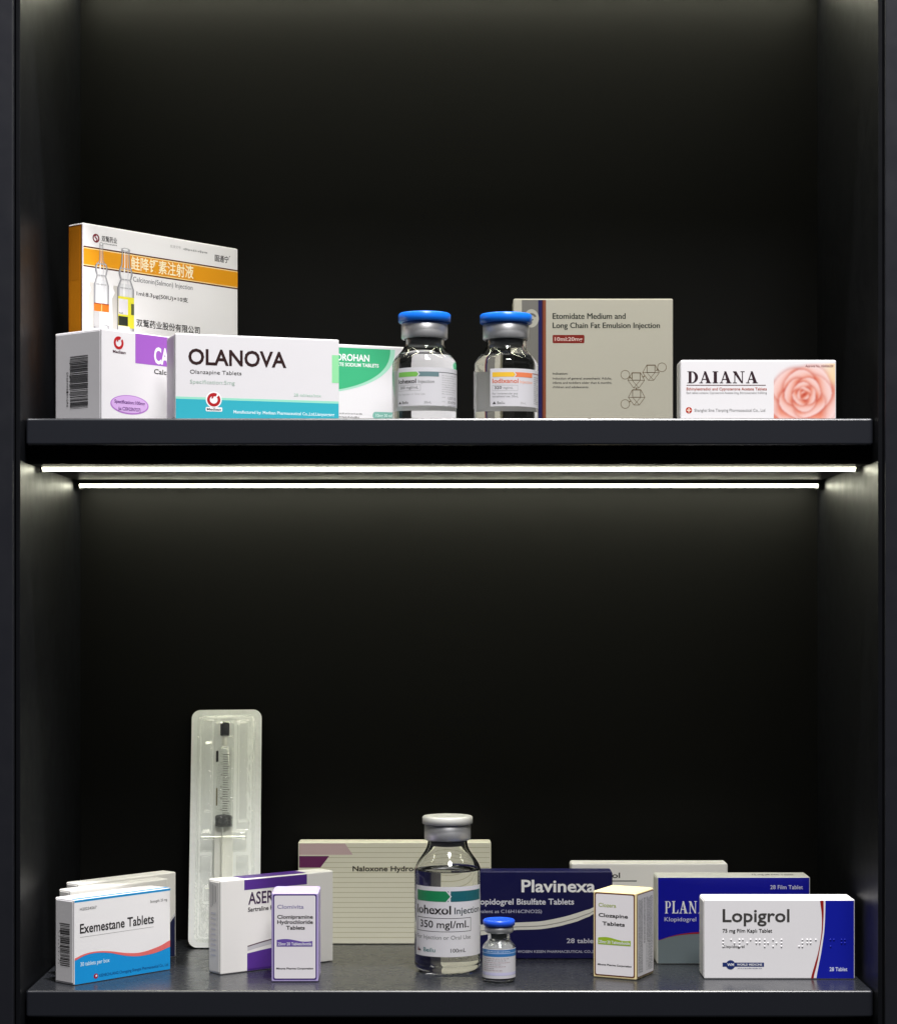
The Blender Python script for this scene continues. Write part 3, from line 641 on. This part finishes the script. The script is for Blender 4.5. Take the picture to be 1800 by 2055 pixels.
# white and blue carton at the end
t, W, T = carton((.1983, .05), (.3151, .0495), .030, .0618, 0, 'white and royal blue carton with rows of braille dots and thin red curve', WHITE)
p = Print(t, front(W, T)); RB2 = ink(14, 26, 158); RD = ink(150, 26, 22)
vs_ = [.7, 13.2, 20, 28.7, 36, 44.2, 52, 61.0]; r0 = [82.9, 86.2, 88.2, 89.9, 90.9, 91.3, 91.0, 89.9]; r1 = [84.9, 87.8, 89.1, 90.6, 91.8, 92.4, 92.7, 92.6]; b0 = [87.1, 89.3, 90.7, 92, 93, 93.6, 93.9, 94.1]
sm = lambda xs: [(v, u) for u, v in cr(vs_, xs, 5)]
A_, B_, C_ = sm(r0), sm(r1), sm(b0)
p.strip('blue_panel', RB2, [(116.1, v) for u, v in C_], C_, 1); p.strip('red_curve', RD, B_, A_, 1)
p.text('title_lettering', ink(66, 64, 62), 'Lopigrol', 14.4, 66.2, 44.6, 9.6, .016); p.text('subtitle_lettering', BLACK, '75 mg Film Kaplı Tablet', 14.4, 52.8, 36.3, 2.7, .016)
p.text('fine_print', DARK, 'Klopidogrel', 14.4, 31.4, 24.4, 2.0, .008); p.text('fine_print', ink(214, 220, 246), '28 Tablet', 97.2, 111, 6.4, 2.9, .016, 2)
NB = ink(30, 48, 110); p.rect('logo', NB, 14.4, 9.7, 18, 12.9, 1); p.rect('logo', NB, 23.6, 9.7, 46.5, 12.9, 1); p.ell('logo', NB, 20.6, 11.2, 3.5, 3.6, 2); p.text('logo', WHT, 'WORLD MEDICINE', 25.5, 45, 10.6, 1.5, .02, 2)
p.text('logo', WHT, 'WM', 18, 23.2, 10.3, 2, .02, 3); p.dashes('logo', NB, 26, 45, 8.2, .8)
p.done()
bm = bmesh.new()
cells = [(14.8, (1, 1, 1, 0, 0, 0)), (21, (1, 0, 0, 0, 1, 0)), (27.5, (1, 1, 1, 1, 0, 0)), (33.5, (0, 1, 0, 1, 0, 0)), (40.5, (1, 1, 0, 1, 1, 0)), (47, (1, 1, 1, 0, 1, 0)), (53.5, (1, 0, 1, 0, 1, 0)), (60, (1, 1, 1, 0, 0, 0)), (73.6, (0, 0, 1, 1, 1, 1)), (80, (1, 1, 0, 1, 1, 0)), (86.6, (1, 0, 0, 0, 0, 0)), (98, (1, 0, 1, 1, 0, 0)), (106.5, (1, 1, 0, 1, 1, 0))]
for u, c in cells:
    for k in range(6):
        if c[k]:
            q = front(W, T)(u + (k // 3) * 2.6, 30.6 - (k % 3) * 2.6, 1.5)
            bmesh.ops.create_uvsphere(bm, u_segments=8, v_segments=6, radius=.0008, matrix=Matrix.Translation(q) @ Matrix.Diagonal((1, .45, 1, 1)))
mi = []
for f in bm.faces: f.material_index = 1 if f.calc_center_median().x > .0345 else 0; f.smooth = True
finish('braille_dots', bm, [WHITE, RB2], t)['kind'] = 'stuff'
p = Print(t, topf(W, T, .0618)); p.rect('red_curve', RD, 89.9, .9, 92.6, 4, 1); p.done()

# ------------------------------------------------------------------ vials and bottle
VIALS = 'glass injection bottles on the display shelves'
BLUECAP = pmat('blue_cap_plastic', srgb(22, 112, 226), .3, spec=.5); BLUECAP2 = pmat('deep_blue_cap_plastic', srgb(34, 84, 214), .3); GREYCAP = pmat('grey_cap_plastic', srgb(196, 196, 192), .4)
PAPER = pmat('label_paper', srgb(234, 232, 238), .4, spec=.4)
_nt = PAPER.node_tree; _tl = _nt.nodes.new('ShaderNodeBsdfTranslucent'); _tl.inputs[0].default_value = srgb(240, 240, 236); _mx = _nt.nodes.new('ShaderNodeMixShader'); _mx.inputs[0].default_value = .28
_nt.links.new(_nt.nodes['Principled BSDF'].outputs[0], _mx.inputs[1]); _nt.links.new(_tl.outputs[0], _mx.inputs[2]); _nt.links.new(_mx.outputs[0], _nt.nodes['Material Output'].inputs[0])
RUBBER = pmat('grey_rubber', srgb(120, 120, 122), .6)
def vial(name, loc, rz, label, R0, H, neckR, neck0, neck1, sh0, crimpR, crimp0, crimp1, capR, capmat, level, wall=.0016, group=VIALS, cornr=.004, solid=True):
    t = root(name, loc, rz, label, 'glass bottle', group)
    n = 10; outer = [(0, .0006), (R0 - cornr - .002, .0004), (R0 - cornr, 0.0001)] + arc(R0 - cornr, cornr, cornr, -90, 0, 6)[1:] + [(R0, sh0)]
    shl = []
    for i in range(1, n + 1):
        f = i / n; s = .5 - .5 * math.cos(math.pi * f); shl.append((R0 + (neckR - R0) * (.85 * s + .15 * f), sh0 + (neck0 - sh0) * f))
    outer += shl + [(neckR, neck1 - .0006), (neckR + .0004, neck1)]
    ir = R0 - wall
    def rad(z):
        for (r1, z1), (r2, z2) in zip(outer[2:], outer[3:]):
            if z1 <= z <= z2 and z2 > z1: return r1 + (r2 - r1) * (z - z1) / (z2 - z1)
        return R0
    if solid:
        inner = [(neckR - wall, neck1)] + [(r - wall, z) for r, z in reversed(outer) if level + .0004 < z < neck1 - .0003] + [(rad(level) - wall, level), (rad(level) - wall - .0012, level - .0004), (0, level - .0005)]
    else:
        inner = [(max(r - wall, 0), z) for r, z in outer if z > cornr * .9]
        inner = list(reversed(inner)) + list(reversed(arc(ir - cornr, cornr + .002, cornr, -90, 0, 6))) + [(0, .0024)]
        inner[0] = (neckR - wall, neck1)
    lathe('glass_body', outer + inner, FILLED if solid else GLASS, t, n=96)
    liq = [(0, .0023)] + [(r + .0001, z) for r, z in arc(ir - cornr, cornr + .002, cornr, -90, 0, 6)]
    k = 8; zs = [cornr + .002 + (level - cornr - .002) * i / k for i in range(1, k + 1)]
    liq += [(rad(z) - wall + .0001, z) for z in zs]
    return t, liq, rad
def crimp(t, R_, z0, z1, capR, z2, capmat, neckR):
    lathe('crimp_cap', [(0, z1 - .0005), (R_ - .0008, z1 - .0004), (R_, z1 - .0012), (R_, z0 + .0012), (R_ - .0005, z0 + .0004), (R_ - .0012, z0), (neckR + .0006, z0 + .0001), (neckR + .0006, z0 + .003)], ALU, t)
    lathe('flip_off_disc', [(0, z2), (capR * .80, z2), (capR * .86, z2 + .0004), (capR - .0009, z2 + .0003), (capR, z2 - .0006), (capR, z1 + .0008), (capR - .0007, z1 + .0001), (0, z1)], capmat, t)
    lathe('stopper', [(0, z0 - .0045), (neckR - .0024, z0 - .0045), (neckR - .0022, z0 + .001), (0, z0 + .001)], RUBBER, t, n=40)
def label(t, R0, u0, u1, v0, v1, name='label'):
    p = Print(t, cyl(R0 + .00012)); p.rect(name, PAPER, u0, v0, u1, v1, 1, 96); p.done()

def chevron(p, u0, u1, u2, v0, v1, ma, mb):
    n = 12; d = (v1 - v0) * .42; m = (v0 + v1) / 2; part = 'chevron_band'
    for i in range(n):
        a, b = u0 + (u1 - d - u0) * i / n, u0 + (u1 - d - u0) * (i + 1) / n; p.poly(part, ma, [(a, v0), (b, v0), (b, v1), (a, v1)], 2)
    p.poly(part, ma, [(u1 - d, v0), (u1, m), (u1 - d, v1)], 2)
    g = 1.1; s = u1 - d + g
    p.poly(part, mb, [(s, v0), (u1 + g + .4, v0), (u1 + g + .4, m - .01), (u1 + g, m)], 2); p.poly(part, mb, [(s, v1), (u1 + g, m), (u1 + g + .4, m + .01), (u1 + g + .4, v1)], 2)
    for i in range(n):
        a, b = u1 + g + .4 + (u2 - u1 - g - .4) * i / n, u1 + g + .4 + (u2 - u1 - g - .4) * (i + 1) / n; p.poly(part, mb, [(a, v0), (b, v0), (b, v1), (a, v1)], 2)

# upper shelf, green label
def small_bottle(loc, lab):
    t, liq, rad = vial('injection_bottle', loc, 0, lab, .0249, .085, .0156, .0612, .0765, .0462, .0180, .0655, .0782, .0203, BLUECAP, .0520)
    crimp(t, .0180, .0655, .0782, .0203, .0852, BLUECAP, .0156)
    return t
t = small_bottle((-.0182, .050, UP), 'clear glass bottle with blue cap and green and grey chevron label')
label(t, .0249, -23.4, 118, 12.2, 41.5)
p = Print(t, cyl(.0249 + .00012))
chevron(p, -22.2, -4.3, 11.6, 34.5, 38.2, ink(120, 184, 86), ink(104, 130, 134)); p.rect('chevron_band', ink(60, 70, 74), 11.6, 37.7, 39, 38.1, 2, 14)
p.text('title_lettering', BLACK, 'Iohexol', -22.2, -6.2, 29.5, 3.2, .02); p.text('title_lettering', GREY, 'Injection', -4.6, 7.9, 29.5, 2.4, .008)
p.frame('dose_box', LGREY, -22.4, 23.7, -2.7, 28.2, .25, 2, 8); p.text('dose_box', GREY, '300 mgI/mL', -20.4, -4.4, 25.2, 2.0, .012)
p.text('fine_print', LGREY, 'For Injection or Oral Use', -22.2, .6, 20.4, 1.5); p.poly('fine_print', DARK, [(-22.2, 13.9), (-19.4, 13.9), (-20.6, 16)], 2)
p.text('fine_print', DARK, 'Beilu', -18.4, -12.8, 13.9, 1.9, .01); p.text('fine_print', GREY, '50mL', 0, 5.6, 13.9, 1.7)
for i in range(9): p.dashes('fine_print', LGREY, 14.4, 32 - (i % 3) * 2, 35.2 - i * 1.75, .9)
for i in range(3): p.dashes('fine_print', LGREY, 14.4, 17.5, 18.6 - i * 3.2, 1); p.text('fine_print', GREY, ('LOT123', 'EXP24', 'MFG22')[i], 20.5, 32, 17.6 - i * 3.2, 1.8)
p.done()
t = small_bottle((.0450, .055, UP), 'clear glass bottle with blue cap and yellow and orange chevron label')
label(t, .0249, -13.2, 122, 12.2, 41.2)
p = Print(t, cyl(.0249 + .00012)); ORG = ink(226, 128, 86)
chevron(p, -11.3, 6.7, 22.7, 34.7, 38.3, ink(232, 186, 56), ORG); p.rect('chevron_band', ink(150, 60, 30), 22.7, 37.8, 47, 38.3, 2, 14)
p.text('title_lettering', ink(206, 96, 56), 'Iodixanol', -11.3, 9.1, 30.0, 3.3, .014); p.text('title_lettering', ink(236, 168, 140), 'Injection', 10.3, 22.7, 30.0, 2.2, .008)
p.frame('dose_box', LGREY, -11.3, 24.0, 8.7, 28.4, .25, 2, 8); p.text('dose_box', DARK, '320', -9.6, -3.9, 25.4, 2.1, .012); p.text('dose_box', GREY, 'mgI/mL', -2.6, 4.8, 25.4, 1.7)
p.text('fine_print', GREY, 'For intravascular and', -11.3, 8.4, 21.2, 1.5); p.text('fine_print', GREY, 'intrathecal use. 50mL', -11.3, 9, 19.0, 1.5)
p.poly('fine_print', DARK, [(-11.3, 13.9), (-8.4, 13.9), (-9.6, 16)], 2); p.text('fine_print', GREY, 'Beilu', -7.4, -1.6, 13.9, 1.9, .01); p.text('fine_print', LGREY, '50mL', 11, 16, 13.9, 1.7)
for i in range(14): p.dashes('fine_print', GREY, 25, 34 - (i % 4), 35 - i * 1.55, .9)
p.done()

# large bottle on the lower shelf
t, liq, rad = vial('injection_bottle', (-.0004, .094, 0), 0, 'tallest clear glass bottle with grey cap and dark green chevron label', .0264, .1225, .0158, .1010, .1145, .0795, .0184, .1035, .1160, .0200, GREYCAP, .0800, cornr=.0065)
crimp(t, .0184, .1035, .1160, .0200, .1222, GREYCAP, .0158)
label(t, .0264, -31.8, 35, 14.2, 69.2)
p = Print(t, cyl(.0264 + .00012))
chevron(p, -28.7, 2.2, 33.2, 57.5, 65.8, ink(26, 122, 76), ink(26, 92, 100))
p.text('title_lettering', BLACK, 'Iohexol', -28.7, 2.8, 47.8, 6.4, .022); p.text('title_lettering', ink(40, 54, 60), 'Injection', 5.5, 31.8, 47.9, 5.0, .010)
p.frame('dose_box', DARK, -28.7, 33.8, 20.2, 44.7, .42, 2, 16); p.text('dose_box', BLACK, '350 mgI/mL', -24.5, 18, 37.0, 5.4, .012)
p.text('fine_print', GREY, 'For Injection or Oral Use', -28.7, 19.8, 27.9, 3.1, .002)
p.poly('logo', ink(120, 36, 40), [(-28.6, 17.9), (-26, 17.9), (-27.4, 21.2)], 2); p.poly('logo', BLACK, [(-26.3, 17.9), (-23.6, 17.9), (-25.6, 20)], 2)
p.text('logo', ink(40, 110, 112), 'Beilu', -20.9, -9.8, 17.8, 3.2, .008); p.text('fine_print', DARK, '100mL', 2.4, 15.1, 17.8, 2.9, .008)
p.done()

# small powder vial
t, liq, rad = vial('powder_vial', (.0393, .043, 0), 0, 'smallest vial, of white powder, with blue cap and blue striped label', .0127, .0475, .0086, .0325, .0410, .0262, .0112, .0375, .0428, .0123, BLUECAP2, .0310, wall=.0011, group=None, cornr=.0025, solid=False)
POW = pmat('white_powder', (.85, .85, .86, 1), .9, bump=.8, bscale=900)
pw = [(max(r - .0005, 0), z) for r, z in liq]
o = lathe('powder', pw + [(rad(.031) - .0022, .0316), (.004, .0308), (0, .0312)], POW, t, n=40)
for v in o.data.vertices:
    if v.co.z > .0295: v.co.z += .0009 * math.sin(v.co.x * 700 + 1) + .0006 * math.sin(v.co.y * 900)
crimp(t, .0112, .0375, .0428, .0123, .0474, BLUECAP2, .0086)
label(t, .0127, -19, 19, 3.6, 26.2)
p = Print(t, cyl(.0127 + .00012))
p.rect('blue_stripes', ink(52, 116, 180), -18.6, 20.4, 18.6, 25.7, 2, 24); p.rect('blue_stripes', ink(150, 178, 218), -18.6, 22.6, 18.6, 23.4, 3, 24); p.rect('lavender_stripe', ink(196, 194, 222), -18.6, 6.0, 18.6, 8.2, 2, 24)
for i in range(7): p.dashes('fine_print', GREY if i % 2 else ink(150, 110, 110), -13.5, (8, 6, 9, 2, 5, -4, 3)[i], 18.6 - i * 1.5, .75)
p.dashes('fine_print', ink(210, 226, 244), -11, 9, 24, 1.0, 4)
p.done()

# ------------------------------------------------------------------ syringe in its blister pack
PH, PW = .2035, .0604
lean = math.atan2(.046, PH)
def lean_root(name, lab, cat):
    o = root(name, (-.1890, .1985, .0012), 0, lab, cat); o.rotation_euler = (-lean, R(-.6), 0); return o
pk = lean_root('blister_pack', 'tall clear blister pack with rounded corners, leaning against the back', 'blister pack')
CARDM = pmat('backing_paper', srgb(244, 246, 246), .55, spec=.4, noise=.05, nscale=250, bump=.3, bscale=200)
def rr_pts(w, h, r, n=8, z0=0):
    pts = []
    for cx, cz, a in ((w / 2 - r, z0 + r, -90), (w / 2 - r, z0 + h - r, 0), (-w / 2 + r, z0 + h - r, 90), (-w / 2 + r, z0 + r, 180)):
        pts += [(cx + r * math.cos(R(a + 90 * i / n)), cz + r * math.sin(R(a + 90 * i / n))) for i in range(n + 1)]
    return pts
bm = bmesh.new(); pts = rr_pts(PW, PH, .0075)
f = bm.faces.new([bm.verts.new((x, 0, z)) for x, z in pts]); e = bmesh.ops.extrude_face_region(bm, geom=[f])
for v in e['geom']:
    if isinstance(v, bmesh.types.BMVert): v.co.y += .0009
bmesh.ops.recalc_face_normals(bm, faces=bm.faces[:]); finish('backing_card', bm, CARDM, pk)
# formed film: rim, outer tub, syringe well, needle well
def sstep(a, b, x): t_ = max(0, min(1, (x - a) / (b - a))); return t_ * t_ * (3 - 2 * t_)
def film(x, z):
    zt = PH - z; d = .00025
    def well(cx, hw, t0, t1, hgt, soft):
        return hgt * sstep(cx - hw, cx - hw + soft, x) * (1 - sstep(cx + hw - soft, cx + hw, x)) * sstep(t0, t0 + soft, zt) * (1 - sstep(t1 - soft, t1, zt))
    h = well(0, .0235, .006, .197, .0055, .004)
    h = max(h, well(-.0005, .0125, .009, .197, .0175, .0045))
    h = max(h, well(.0155, .0062, .010, .100, .0105, .0035), well(-.0150, .0060, .026, .092, .0075, .004))
    h = max(h, well(0, .0225, .104, .128, .0175, .004), well(0, .0200, .150, .170, .0150, .005))
    return d + h
nu, nz = 72, 200; me_v = []; me_f = []
for j in range(nz + 1):
    for i in range(nu + 1):
        x = -.5 + i / nu; z = j / nz
        hw = .0252; zz = .0042 + z * (PH - .0084); c = .005
        k = min(zz - .0042, PH - .0042 - zz); lim = hw - (c - math.sqrt(max(0, c * c - (c - k) ** 2)) if k < c else 0)
        xx = 2 * x * lim
        me_v.append((xx, -film(xx, zz), zz))
for j in range(nz):
    for i in range(nu):
        a = j * (nu + 1) + i; me_f.append((a, a + 1, a + nu + 2, a + nu + 1))
me = bpy.data.meshes.new('formed_film'); me.from_pydata(me_v, [], me_f); me.materials.append(FILM)
for q in me.polygons: q.use_smooth = True
link('formed_film', me, pk)

sy = lean_root('syringe', 'syringe with black cap and stopper lying inside the clear blister pack', 'syringe')
def along(o, x, zc, y=-.0085):   # lathe axis runs along the pack's height, tip up
    o.location = (x, y, zc); return o
def L_(name, prof, mat, x=-.0005, y=-.0088, n=40):
    o = lathe(name, prof, mat, sy, n=n); along(o, x, 0, y); return o
zt = lambda mm: PH - mm / 1000
RUB = pmat('black_rubber', srgb(20, 22, 26), .5, spec=.3); WPL = pmat('white_plastic', srgb(246, 246, 240), .35)
RB_ = .0076
L_('barrel', [(RB_, zt(111)), (RB_, zt(37)), (.0066, zt(34)), (.0024, zt(32.5))], BARREL)
L_('barrel_nozzle', [(.0024, zt(33)), (.0021, zt(21)), (.0016, zt(20.5)), (0, zt(20.5))], WPL)
L_('tip_cap', [(.0036, zt(24)), (.0039, zt(22)), (.0040, zt(13.6)), (.0034, zt(12.2)), (0, zt(12.0))], RUB)
L_('stopper', [(0, zt(102)), (.0072, zt(102)), (.0074, zt(101)), (.0070, zt(98.4)), (.0074, zt(96)), (.0074, zt(94)), (.0066, zt(93)), (0, zt(91.5))], RUB)
fl = box('finger_flange', -.0195, .0185, -.0120, -.0060, zt(113), zt(110.6), BARREL, sy, bev=.0008)
bm = bmesh.new(); box_bm(bm, -.0083, -.0025, -.0092, -.0084, zt(184), zt(103.4), .0003, 1); box_bm(bm, .0005, .0075, -.0092, -.0084, zt(184), zt(103.4), .0003, 1); box_bm(bm, -.0025, .0005, -.0089, -.0086, zt(184), zt(103.4)); box_bm(bm, -.0014, -.0006, -.0150, -.0030, zt(184), zt(103.4), .0003, 1)
finish('plunger_rod', bm, WPL, sy)
L_('thumb_rest', [(0, zt(186.5)), (.0088, zt(186.5)), (.0090, zt(185.8)), (.0088, zt(184.2)), (0, zt(184))], WPL)
p = Print(sy, lambda u, v, l: (-.0005 + (RB_ + .0001) * math.sin(u / 1000 / RB_), -.0088 - (RB_ + .0001) * math.cos(u / 1000 / RB_), v / 1000))
for i in range(26): p.rect('graduations', ink(96, 96, 86), -.4, (PH * 1000) - 42 - i * 2.0, 4.0 if i % 5 else 5.6, (PH * 1000) - 41.4 - i * 2.0, 1, 3)
for i in range(6): p.text('graduations', ink(96, 96, 86), str(i * 2 + 2), -2.4, -1.0, PH * 1000 - 50 - i * 10, 1.8)
p.rect('printed_block', ink(40, 40, 36), -8.6, PH * 1000 - 47.5, -4.8, PH * 1000 - 38, 1, 4); p.rect('printed_block', ink(132, 124, 90), -7.4, PH * 1000 - 85, -5.4, PH * 1000 - 70, 1, 3)
p.done()

bpy.data.objects.remove(TXO); bpy.data.curves.remove(TXT)
